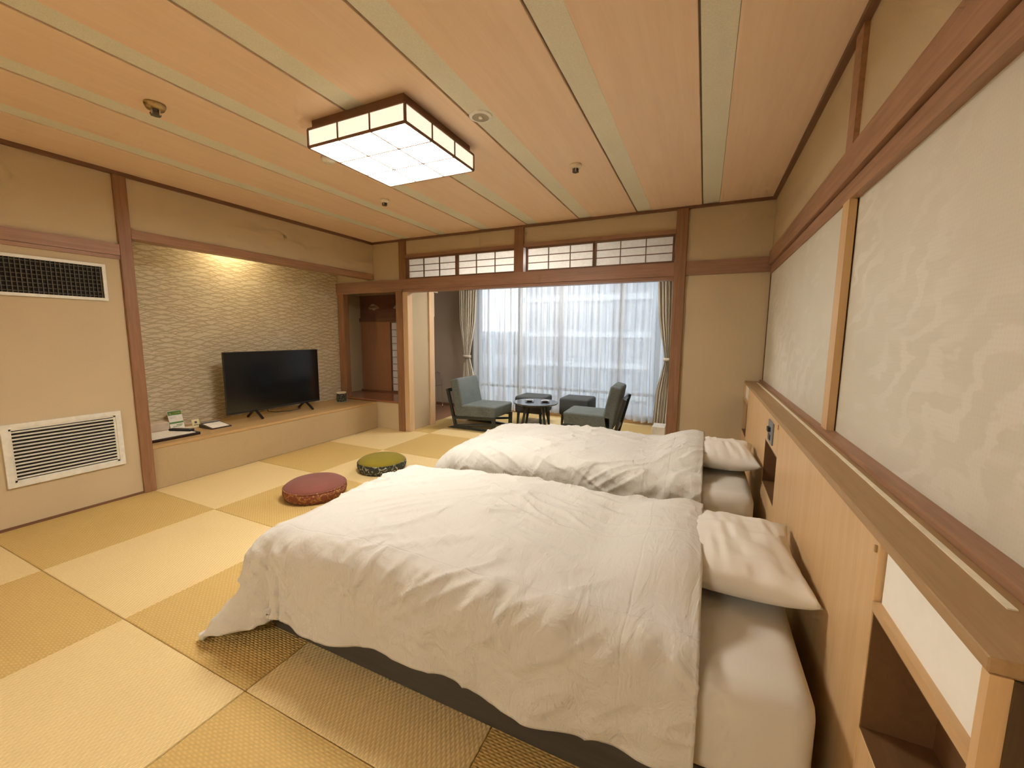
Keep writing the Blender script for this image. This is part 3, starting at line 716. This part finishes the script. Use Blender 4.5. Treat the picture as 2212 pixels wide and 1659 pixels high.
# ------------------------------------------------------------------ ceiling fittings
dn = thing('recessed_downlight', 'unlit recessed downlight in the grey ceiling strip right of the lamp', 'lamp', (-1.185, 2.10, H))
c0 = (-1.185, 2.10, H+.006)
obj('ring', lathe(bmesh.new(), [(.046, -.010), (.062, -.006), (.064, 0), (.044, 0)], c0, 28, True), 'white_plastic', dn)
obj('reflector', lathe(bmesh.new(), [(.045, -.009), (.034, -.0045), (.02, -.003), (0, -.003)], c0, 28), 'reflector_tan', dn)
obj('bulb', lathe(bmesh.new(), [(.0, -.016), (.010, -.014), (.013, -.008), (.010, -.003), (0, -.003)], c0, 16), 'white_plastic', dn)
def sprinkler(x, y, label, s=1.):
    t = thing('sprinkler_head', label, 'sprinkler', (x, y, H), 'sprinkler heads on the ceiling')
    obj('collar', lathe(bmesh.new(), [(.0, 0), (.042*s, 0), (.042*s, -.008*s), (.034*s, -.024*s), (0, -.026*s)], (x, y, H), 24), 'brass' if s > 1 else 'cream_plastic', t, True)
    obj('nozzle', lathe(bmesh.new(), [(.0, -.024*s), (.018*s, -.026*s), (.016*s, -.04*s), (.022*s, -.044*s), (.02*s, -.05*s), (0, -.05*s)], (x, y, H), 16), 'vent_grey', t)
    for k in range(4):
        an = k*PI/2+.4; obj('fin', bx(x+.02*s*math.cos(an)-.003, x+.02*s*math.cos(an)+.003, y+.02*s*math.sin(an)-.003, y+.02*s*math.sin(an)+.003, H-.05*s, H-.024*s), 'chrome', t)
sprinkler(-2.68, 1.285, 'brass coloured sprinkler head on the cedar board at the left', 1.12)
sprinkler(-.89, 2.93, 'small sprinkler head on the ceiling nearest the transom windows', 1.)
sprinkler(-2.66, 2.97, 'pale sprinkler head on the ceiling beyond the lamp', 1.)
sd = thing('smoke_detector', 'round white smoke detector half hidden behind the ceiling lamp', 'detector', (-2.39, 2.13, H))
obj('housing', lathe(bmesh.new(), [(0, 0), (.045, 0), (.045, -.022), (.03, -.034), (0, -.034)], (-2.39, 2.13, H), 24), 'white_plastic', sd, True)
obj('sensor', lathe(bmesh.new(), [(0, -.033), (.018, -.034), (.014, -.045), (0, -.046)], (-2.39, 2.13, H), 16), 'cream_plastic', sd)

# ------------------------------------------------------------------ vents on the left wall
def vent(label, y0, y1, z0, z1, upper):
    t = thing('air_vent', label, 'vent', (XL, (y0+y1)/2, z0), 'air vents on the left wall'); w = .032 if not upper else .020
    x0, x1 = XL+.001, XL+.016
    obj('frame', bxs((x0, x1, y0, y1, z0, z0+w), (x0, x1, y0, y1, z1-w, z1), (x0, x1, y0, y0+w, z0+w, z1-w), (x0, x1, y1-w, y1, z0+w, z1-w)), 'white_metal', t)
    obj('recess', bx(XL+.0005, XL+.0025, y0+w, y1-w, z0+w, z1-w), 'vent_dark', t)
    if not upper:
        obj('inner_frame', bxs((x0, x1-.006, y0+w, y1-w, z0+w, z0+w+.012), (x0, x1-.006, y0+w, y1-w, z1-w-.012, z1-w), (x0, x1-.006, y0+w, y0+w+.012, z0+w, z1-w), (x0, x1-.006, y1-w-.012, y1-w, z0+w, z1-w)), 'white_metal', t)
        n = 14
        for k in range(n):
            zz = z0+w+.012+(z1-z0-2*w-.024)*(k+.5)/n; bm = bmesh.new()
            bar(bm, (XL+.007, y0+w+.01, zz), (XL+.007, y1-w-.01, zz), .011, .0055, (.5, 0, 1)); obj('slat', bm, 'white_metal', t)
    else:
        n = 30
        for k in range(n):
            yy = y0+w+(y1-y0-2*w)*(k+.5)/n; obj('slat', bx(XL+.008, XL+.014, yy-.0022, yy+.0022, z0+w, z1-w), 'vent_grey', t)
        for k in range(8):
            zz = z0+w+(z1-z0-2*w)*(k+.5)/8; obj('slat', bx(XL+.004, XL+.008, y0+w, y1-w, zz-.003, zz+.003), 'vent_grey', t)
vent('white floor level air vent with horizontal slats', .925, 1.524, .277, .697, False)
vent('upper air vent with dark crossed grille below the wooden rail', .80, 1.527, 1.525, 1.79, True)

# ------------------------------------------------------------------ display shelf and what stands on it
SZ = .366
sf = thing('display_shelf', 'low built in oak topped shelf of the display recess', 'shelf', (-4.35, 3., 0))
obj('top_board', bx(XT+.006, XL+.004, PY1, YB-.022, SZ-.026, SZ, bev=.002, seg=1), 'shelf_oak', sf)
obj('front_panel', bx(XL-.04, XL-.002, PY1, YB-.001, 0, SZ-.026), 'shelf_front_plaster', sf)
tv = thing('television', 'black flat screen television on the display shelf', 'television', (-4.42, 3.06, SZ))
TX, TY0, TY1, TZ0, TZ1 = -4.40, 2.500, 3.622, .447, 1.098
obj('body', bx(TX-.06, TX-.012, TY0+.12, TY1-.12, TZ0+.05, TZ1-.15, bev=.01), 'black_matte', tv)
obj('bezel', bxs((TX-.016, TX, TY0, TY1, TZ0, TZ1)), 'black_plastic', tv)
obj('screen', bx(TX-.001, TX+.0012, TY0+.008, TY1-.008, TZ0+.022, TZ1-.008), 'tv_screen', tv)
for y in (2.80, 3.43):
    bm = bmesh.new(); bar(bm, (TX-.02, y, TZ0+.02), (TX+.11, y, SZ+.008), .022, .014); bar(bm, (TX-.02, y, TZ0+.02), (TX-.15, y, SZ+.008), .022, .014); obj('foot', bm, 'black_plastic', tv)
cb = bmesh.new(); tube(cb, [(TX-.06, 2.95, .47), (TX-.09, 3.0, .40), (TX-.10, 3.1, .376), (TX-.05, 3.25, .372), (TX-.08, 3.40, .372), (TX-.2, 3.5, .373), (XT+.04, 3.55, .373)], .004, 6)
tag(obj('power_cable', cb, 'black_plastic'), 'thin black cable lying behind the television feet', 'cable')

tb = tag(obj('tissue_box', bx(-4.70, -4.575, 1.83, 2.078, SZ, SZ+.085, bev=.012, seg=2), 'tissue_brown', None, False, (-4.63, 1.92, SZ)), 'beige tissue box beside the corner post', 'box')
tr = thing('letter_tray', 'dark lacquer tray holding a white sheet at the left shelf end', 'tray', (-4.32, 1.93, SZ))
obj('base', bx(-4.49, -4.16, 1.735, 2.12, SZ, SZ+.012, bev=.003, seg=1), 'tray_dark', tr)
obj('rim', bxs((-4.17, -4.16, 1.735, 2.12, SZ, SZ+.024), (-4.49, -4.48, 1.735, 2.12, SZ, SZ+.024), (-4.48, -4.17, 1.735, 1.745, SZ, SZ+.024), (-4.48, -4.17, 2.11, 2.12, SZ, SZ+.024)), 'tray_dark', tr)
tag(obj('paper_sheet', bx(-4.475, -4.175, 1.75, 2.09, SZ+.0125, SZ+.026), 'paper_white', None, False, (-4.32, 1.92, SZ)), 'white printed sheets lying in the dark tray', 'paper')
rm = thing('remote_control', 'black remote control lying on the white sheet', 'remote', (-4.36, 2.03, SZ+.026))
bm = bx(-4.45, -4.235, 2.035, 2.085, SZ+.0265, SZ+.045, bev=.004); bmesh.ops.rotate(bm, verts=bm.verts, cent=(-4.34, 2.06, 0), matrix=Matrix.Rotation(.35, 3, 'Z'))
obj('body', bm, 'black_plastic', rm)
bm = bmesh.new()
for i in range(5):
    for j in range(3): box(bm, -4.43+i*.035, -4.415+i*.035, 2.041+j*.014, 2.05+j*.014, SZ+.045, SZ+.0465)
bmesh.ops.rotate(bm, verts=bm.verts, cent=(-4.34, 2.06, 0), matrix=Matrix.Rotation(.35, 3, 'Z')); obj('buttons', bm, 'vent_grey', rm)
# green information card, leaning back on its stand
def leaning(name, label, x, y0, y1, h, lean, mat, cat, bands):
    t = thing(name, label, cat, (x, (y0+y1)/2, SZ))
    def strip(z0, z1, ya, yb, off):
        p = lambda z, o: (x-lean*z/h+o, SZ+.002+z)
        bm = bmesh.new(); a0 = p(z0, off); a1 = p(z1, off)
        prism(bm, [(a0[0], a0[1]), (a1[0], a1[1]), (a1[0]-.002, a1[1]), (a0[0]-.002, a0[1])], 'y', ya, yb); return bm
    obj('card', strip(0, h, y0, y1, 0), mat, t)
    for nm, z0, z1, fa, fb, m in bands: obj(nm, strip(z0, z1, y0+(y1-y0)*fa, y0+(y1-y0)*fb, .0012), m, t)
    bm = bmesh.new(); prism(bm, [(x-.002, SZ), (x-lean*.6-.004, SZ+h*.6), (x-lean-.03, SZ)], 'y', y0+.03, y0+.034); obj('stand', bm, mat, t)
    return t
leaning('information_card', 'green and white information card standing on the shelf', -4.60, 2.095, 2.212, .168, .045, 'paper_white', 'card',
    [('header_band', .128, .166, .02, .98, 'leaf_green'), ('footer_band', .048, .064, .02, .98, 'leaf_green'), ('emblem', .138, .156, .12, .26, 'yellow_print'), ('text_line', .142, .152, .32, .9, 'yellow_print'),
     ('text_line', .03, .036, .45, .9, 'leaf_green'), ('text_line', .018, .023, .2, .8, 'leaf_green'), ('text_line', .112, .116, .12, .5, 'lace'), ('text_line', .1, .104, .12, .5, 'lace')])
leaning('name_card', 'small cream card with a round emblem standing on the shelf', -4.50, 2.232, 2.298, .074, .02, 'card_cream', 'card',
    [('emblem', .036, .056, .36, .66, 'ink'), ('text_line', .018, .024, .2, .8, 'ink')])
tag(obj('leaflet', bx(-4.60, -4.50, 2.06, 2.30, SZ+.0005, SZ+.003), 'paper_white', None, False, (-4.55, 2.18, SZ)), 'white leaflet lying in front of the green card', 'paper')
mp = thing('memo_holder', 'dark memo holder with white paper and a pen on the shelf', 'notepad', (-4.35, 2.36, SZ))
bm = bmesh.new(); prism(bm, [(-4.25, SZ), (-4.25, SZ+.008), (-4.44, SZ+.034), (-4.46, SZ+.034), (-4.46, SZ)], 'y', 2.265, 2.45); obj('base', bm, 'tray_dark', mp)
bm = bmesh.new(); prism(bm, [(-4.262, SZ+.0105), (-4.262, SZ+.0135), (-4.42, SZ+.0355), (-4.42, SZ+.032)], 'y', 2.28, 2.435); obj('paper', bm, 'paper_white', mp)
obj('pen', tube(bmesh.new(), [(-4.443, 2.28, SZ+.042), (-4.443, 2.445, SZ+.042)], .006, 8), 'slate_plate', mp)
jr = thing('tea_jar', 'dark glazed jar with pale rim at the right end of the shelf', 'jar', (-4.47, 4.03, SZ))
obj('coaster', lathe(bmesh.new(), [(0, .0005), (.085, .0005), (.09, .003), (0, .004)], (-4.47, 4.03, SZ), 28), 'lace', jr)
obj('jar_body', lathe(bmesh.new(), [(0, .004), (.058, .004), (.063, .02), (.063, .11), (.060, .118), (0, .118)], (-4.47, 4.03, SZ), 28), 'jar_glaze', jr, False)
obj('rim', lathe(bmesh.new(), [(.0, .118), (.064, .118), (.066, .126), (.064, .136), (.055, .138), (0, .138)], (-4.47, 4.03, SZ), 28), 'cream_plastic', jr)

# ------------------------------------------------------------------ floor cushions
def zabuton(x, y, label, R, Hh, top, band, rot):
    t = thing('floor_cushion', label, 'cushion', (x, y, 0), 'round floor cushions')
    obj('bottom', lathe(bmesh.new(), [(0, .0), (R*.88, .002), (R*.93, .012), (0, .014)], (x, y, 0), 40), band, t, True)
    prof = [(R*.90, .008), (R*.97, Hh*.22), (R, Hh*.42), (R*.992, Hh*.55), (R*.965, Hh*.625), (R*.9, Hh*.62), (R*.86, .03)]; 
    obj('side_band', lathe(bmesh.new(), prof, (x, y, 0), 48), band, t, True)
    prof = [(R*.965, Hh*.60), (R*.97, Hh*.63), (R*.92, Hh*.745), (R*.82, Hh*.85), (R*.66, Hh*.93), (R*.45, Hh*.98), (R*.22, Hh*1.0), (0.02, Hh*.99), (0, Hh*.985)]
    obj('top_cover', lathe(bmesh.new(), [(0, Hh*.6)]+prof, (x, y, 0), 48), top, t, True)
    bm = bmesh.new(); pts = [(x+R*.97*math.cos(k*2*PI/40), y+R*.97*math.sin(k*2*PI/40), Hh*.625) for k in range(41)]; tube(bm, pts, .006, 6); obj('piping', bm, band, t, True)
zabuton(-2.77, 2.199, 'round rose red floor cushion with gold patterned side', .237, .145, 'velvet_rose', 'brocade_rose', 0)
zabuton(-2.739, 2.92, 'round olive floor cushion with navy floral side', .227, .143, 'velvet_olive', 'brocade_navy', 0)

# ------------------------------------------------------------------ lounge chairs, stools, table
def lounge_chair():
    t = thing('lounge_chair', 'grey lounge chair with dark frame facing right on the left side', 'chair', (0, 0, 0), 'lounge chairs on the veranda')
    bm = prism(bmesh.new(), [(-.255, .165), (.34, .185), (.355, .345), (-.15, .335), (-.25, .335)], 'y', -.275, .275, .028, 4); obj('seat', bm, 'chair_cloth', t, True)
    bm = prism(bmesh.new(), [(-.135, .30), (-.225, .705), (-.352, .672), (-.262, .16), (-.16, .16)], 'y', -.275, .275, .03, 4); obj('backrest', bm, 'chair_cloth', t, True)
    for s in (-1, 1):
        y = s*.262
        bm = bmesh.new(); bar(bm, (-.262, y, .012), (-.395, y, .545), .034, .036, (1, 0, .2)); obj('back_post', bm, 'dark_frame', t)
        obj('skid', prism(bmesh.new(), [(-.40, .004), (.30, .0), (.33, .012), (-.20, .05), (-.30, .035)], 'y', y-.016, y+.016), 'dark_frame', t)
        bm = bmesh.new(); bar(bm, (-.26, y, .04), (.33, y, .105), .03, .028); obj('stretcher', bm, 'dark_frame', t)
        obj('leg', prism(bmesh.new(), [(.30, 0), (.345, 0), (.35, .195), (.305, .195)], 'y', y-.018, y+.018), 'dark_frame', t)
        bm = bmesh.new(); bar(bm, (-.30, y, .150), (.34, y, .178), .03, .036); obj('seat_rail', bm, 'dark_frame', t)
    bm = bmesh.new(); bar(bm, (-.375, -.26, .53), (-.375, .26, .53), .02, .045); obj('back_rail', bm, 'dark_frame', t)
    bm = bmesh.new(); bar(bm, (-.29, -.26, .155), (-.29, .26, .155), .025, .04); obj('back_rail', bm, 'dark_frame', t)
    return t
ch = lounge_chair(); ch.location = (-2.80, 4.98, 0)
ch2 = copy_tree(ch); ch2.location = (-1.215, 5.11, 0); ch2.rotation_euler.z = PI+.05; ch2['label'] = 'grey lounge chair with dark frame facing left, beside the right curtain'
def stool():
    t = thing('stool', 'dark grey square stool behind the round table', 'stool', (0, 0, 0), 'upholstered stools by the window')
    obj('seat', bx(-.215, .215, -.21, .21, .17, .415, bev=.03, seg=4), 'stool_cloth', t, True)
    for x in (-.17, .17):
        for y in (-.165, .165): bm = bmesh.new(); tube(bm, [(x, y, .175), (x*1.06, y*1.06, 0)], .022, 10, .015); obj('leg', bm, 'dark_frame', t)
    return t
st = stool(); st.location = (-2.235, 5.54, 0)
st2 = copy_tree(st); st2.location = (-1.60, 5.66, 0); st2['label'] = 'dark grey square stool behind the right lounge chair'
tbx, tby, tz = -2.0, 5.03, .405
tt = thing('coffee_table', 'small round dark table between the two lounge chairs', 'table', (tbx, tby, 0))
obj('tabletop', lathe(bmesh.new(), [(0, tz-.022), (.285, tz-.022), (.30, tz-.006), (.30, tz-.002), (.296, tz), (0, tz)], (tbx, tby, 0), 48), 'table_top', tt)
obj('apron', lathe(bmesh.new(), [(0, tz-.055), (.17, tz-.055), (.17, tz-.022), (0, tz-.022)], (tbx, tby, 0), 32), 'dark_frame', tt)
for k in range(4):
    an = PI/4+k*PI/2+.2; c, s = math.cos(an), math.sin(an)
    obj('leg', tube(bmesh.new(), [(tbx+.15*c, tby+.15*s, tz-.024), (tbx+.245*c, tby+.245*s, 0)], .019, 10, .014), 'dark_frame', tt)
def dish(x, y, label):
    t = thing('saucer', label, 'dish', (x, y, tz), 'small dishes on the round table')
    obj('dish', lathe(bmesh.new(), [(0, .0005), (.028, .0005), (.05, .010), (.062, .016), (.060, .019), (.03, .007), (0, .006)], (x, y, tz), 28), 'dish_black', t, True)
    obj('cup_rim', lathe(bmesh.new(), [(.044, .012), (.054, .0165), (.053, .0185), (.043, .014)], (x, y, tz), 24, True), 'dish_white', t)
dish(-2.09, 5.03, 'left of two small black dishes on the round table'); dish(-1.885, 5.08, 'right of two small black dishes on the round table')
tag(obj('storage_box', bx(-.56, -.40, 5.55, 5.80, 0, .115, bev=.006), 'white_plastic', None, False, (-.48, 5.68, 0)), 'small white box on the veranda floor by the right curtain', 'box')

# towel rack against the veranda wall
rk = thing('towel_rack', 'thin metal towel rack standing by the veranda wall', 'rack', (-4.15, 5.75, 0))
for dy in (-.10, .10):
    y = 5.78+dy
    obj('hoop', tube(bmesh.new(), [(-4.33, y, .02), (-4.32, y, .55)]+[(-4.21+.11*math.cos(PI-k*PI/8), y, .55+.09*math.sin(PI-k*PI/8)) for k in range(1, 9)]+[(-4.09, y, .02)], .007, 8), 'chrome', rk)
for z, x in ((.42, -4.32), (.42, -4.1), (.25, -4.32), (.06, -4.1)):
    obj('crossbar', tube(bmesh.new(), [(x, 5.68, z), (x, 5.88, z)], .005, 6), 'chrome', rk)
sw = thing('wall_switch', 'white light switch on the veranda side wall', 'switch', (-4.5, 6.08, 1.18))
obj('plate', bx(-4.5, -4.492, 6.03, 6.13, 1.11, 1.25, bev=.003), 'white_plastic', sw); obj('rocker', bx(-4.492, -4.487, 6.055, 6.105, 1.14, 1.22, bev=.002), 'cream_plastic', sw)

# ------------------------------------------------------------------ curtains
def curtain(name, label, x0, x1, y, ztop, zbot, mat, cat, folds, amp, seed, pinch=None, group=None, na=None):
    nz = 60; nx = na or folds*10; s = np.linspace(0, 1, nx)[None, :]*np.ones((nz, 1)); z = np.linspace(ztop, zbot, nz)[:, None]*np.ones((1, nx)); v = (ztop-z)/(ztop-zbot)
    irr = s+.35/folds*vnoise(s*folds*.8, v*.6, seed)
    if pinch:
        zp, xp, wt, wp_, wb_, xt_, xb_ = pinch
        w = np.interp(z, [zbot, zbot+.5, zp-.12, zp, zp+.12, zp+.6, ztop], [wb_, wb_*.93, wp_*1.35, wp_, wp_*1.3, wt*.86, wt])
        cx = np.interp(z, [zbot, zbot+.5, zp, zp+.5, ztop], [xb_, xb_*.6+xp*.4, xp, xp*.5+xt_*.5, xt_]); X = cx+(s-.5)*w; am = amp*np.interp(z, [zbot, zp, ztop], [1.0, .75, 1.0])
    else:
        X = x0+(x1-x0)*s+.012*vnoise(s*folds, v*2, seed+3); am = amp*(.7+.5*v)*(1+.8*vnoise(s*folds*.5, v*.8, seed+5))
    Y = y+am*np.sin(2*PI*folds*irr)+.4*am*np.sin(2*PI*folds*2.3*irr+1+2*v)
    X = X+(0 if pinch else .35*am*np.cos(4*PI*folds*irr))
    Z = z+np.where(v > .99, .012*np.sin(2*PI*folds*.21*s), 0)
    org = (float(X.mean()), y, zbot)
    return tag(grid_obj(name, np.stack([X, Y, Z], -1), mat, None, None, True, org), label, cat, group)
curtain('sheer_curtain', 'left white sheer curtain over the veranda window', -3.64, -2.07, 6.125, 2.25, .05, 'sheer_voile', 'curtain', 16, .034, 3, None, 'white sheer curtains', 300)
curtain('sheer_curtain', 'right white sheer curtain over the veranda window', -2.07, -.43, 6.13, 2.25, .05, 'sheer_voile', 'curtain', 16, .034, 8, None, 'white sheer curtains', 300)
d1 = curtain('drape', 'beige drape tied back at the left of the window', 0, 0, 6.035, 2.28, .02, 'drape_cloth', 'curtain', 7, .024, 21, (.92, -3.68, .34, .11, .26, -3.64, -3.62), 'beige tied drapes')
d2 = curtain('drape', 'beige drape tied back at the right of the window', 0, 0, 6.035, 2.28, .02, 'drape_cloth', 'curtain', 6, .024, 25, (.97, -.445, .25, .085, .22, -.52, -.50), 'beige tied drapes')
for d, xc, zc, w in ((d1, -3.68, .92, .075), (d2, -.445, .97, .062)):
    pts = [(xc+w*math.cos(2*PI*k/20), 6.035+.045*math.sin(2*PI*k/20), zc) for k in range(20)]
    bm = bmesh.new(); lo = [bm.verts.new((p[0], p[1], p[2]-.022)) for p in pts]; hi = [bm.verts.new((p[0], p[1], p[2]+.022)) for p in pts]
    for k in range(20): bm.faces.new((lo[k], lo[(k+1) % 20], hi[(k+1) % 20], hi[k]))
    o = obj('tieback', bm, 'drape_cloth', d, True)
    md = o.modifiers.new('thick', 'SOLIDIFY'); md.thickness = .006
cr = thing('curtain_rail', 'white double curtain rail above the veranda window', 'rail', (-2., 6.08, 2.27))
obj('rail', bx(-3.85, -.25, 6.11, 6.135, 2.25, 2.275), 'white_metal', cr); obj('rail', bx(-3.85, -.25, 6.025, 6.05, 2.285, 2.31), 'white_metal', cr)
obj('bracket', bx(-3.80, -3.77, 6.03, 6.2, 2.31, 2.325), 'white_metal', cr); obj('bracket', bx(-.33, -.30, 6.03, 6.2, 2.31, 2.325), 'white_metal', cr)

# ------------------------------------------------------------------ town outside
struct('ground', 'grey street level ground outside the window', 'ground', bxs((-80, 60, 9, 130, -10.2, -10)), 'ground_grey')
def building(label, x0, x1, y, d, ztop, mat, bands, nx, z0=-10, dark='hazy_glass', balc=None):
    t = thing('building', label, 'building', ((x0+x1)/2, y, z0), 'buildings outside the window')
    obj('body', bx(x0, x1, y, y+d, z0, ztop), mat, t)
    for zb in bands:
        if balc: obj('balcony_band', bx(x0-.1, x1+.1, y-.7, y, zb-.45, zb-.05), balc, t)
        for k in range(nx):
            xa = x0+(x1-x0)*(k+.18)/nx; xb = x0+(x1-x0)*(k+.82)/nx
            obj('window', bx(xa, xb, y-.05, y+.02, zb+.2, zb+1.45), dark, t)
    obj('parapet', bx(x0-.15, x1+.15, y-.15, y+d, ztop, ztop+.35), balc or mat, t)
building('large grey apartment block behind the sheer curtains', -12.9, -3.4, 30, 10, 16, 'facade_grey', [-8, -5.4, -2.8, -.6, 1.6, 4.2, 6.8, 9.4], 6, balc='facade_light')
building('low pale building seen through the left end of the sheers', -24, -13.4, 32, 9, 1.2, 'facade_light', [-8, -5.5, -3.0, -.6], 6)
building('narrow building rising beside the large apartment block', -16.2, -14.2, 42, 6, 2.3, 'facade_dark', [-3, -.5], 2)
building('grey building seen through the right end of the sheers', -3.0, 6, 33, 9, 3.2, 'facade_dark', [-7, -4, -1, 1.4], 5)
building('low white roofed building close below the window', -14, 2, 17, 8, -4.6, 'facade_light', [-8], 9)
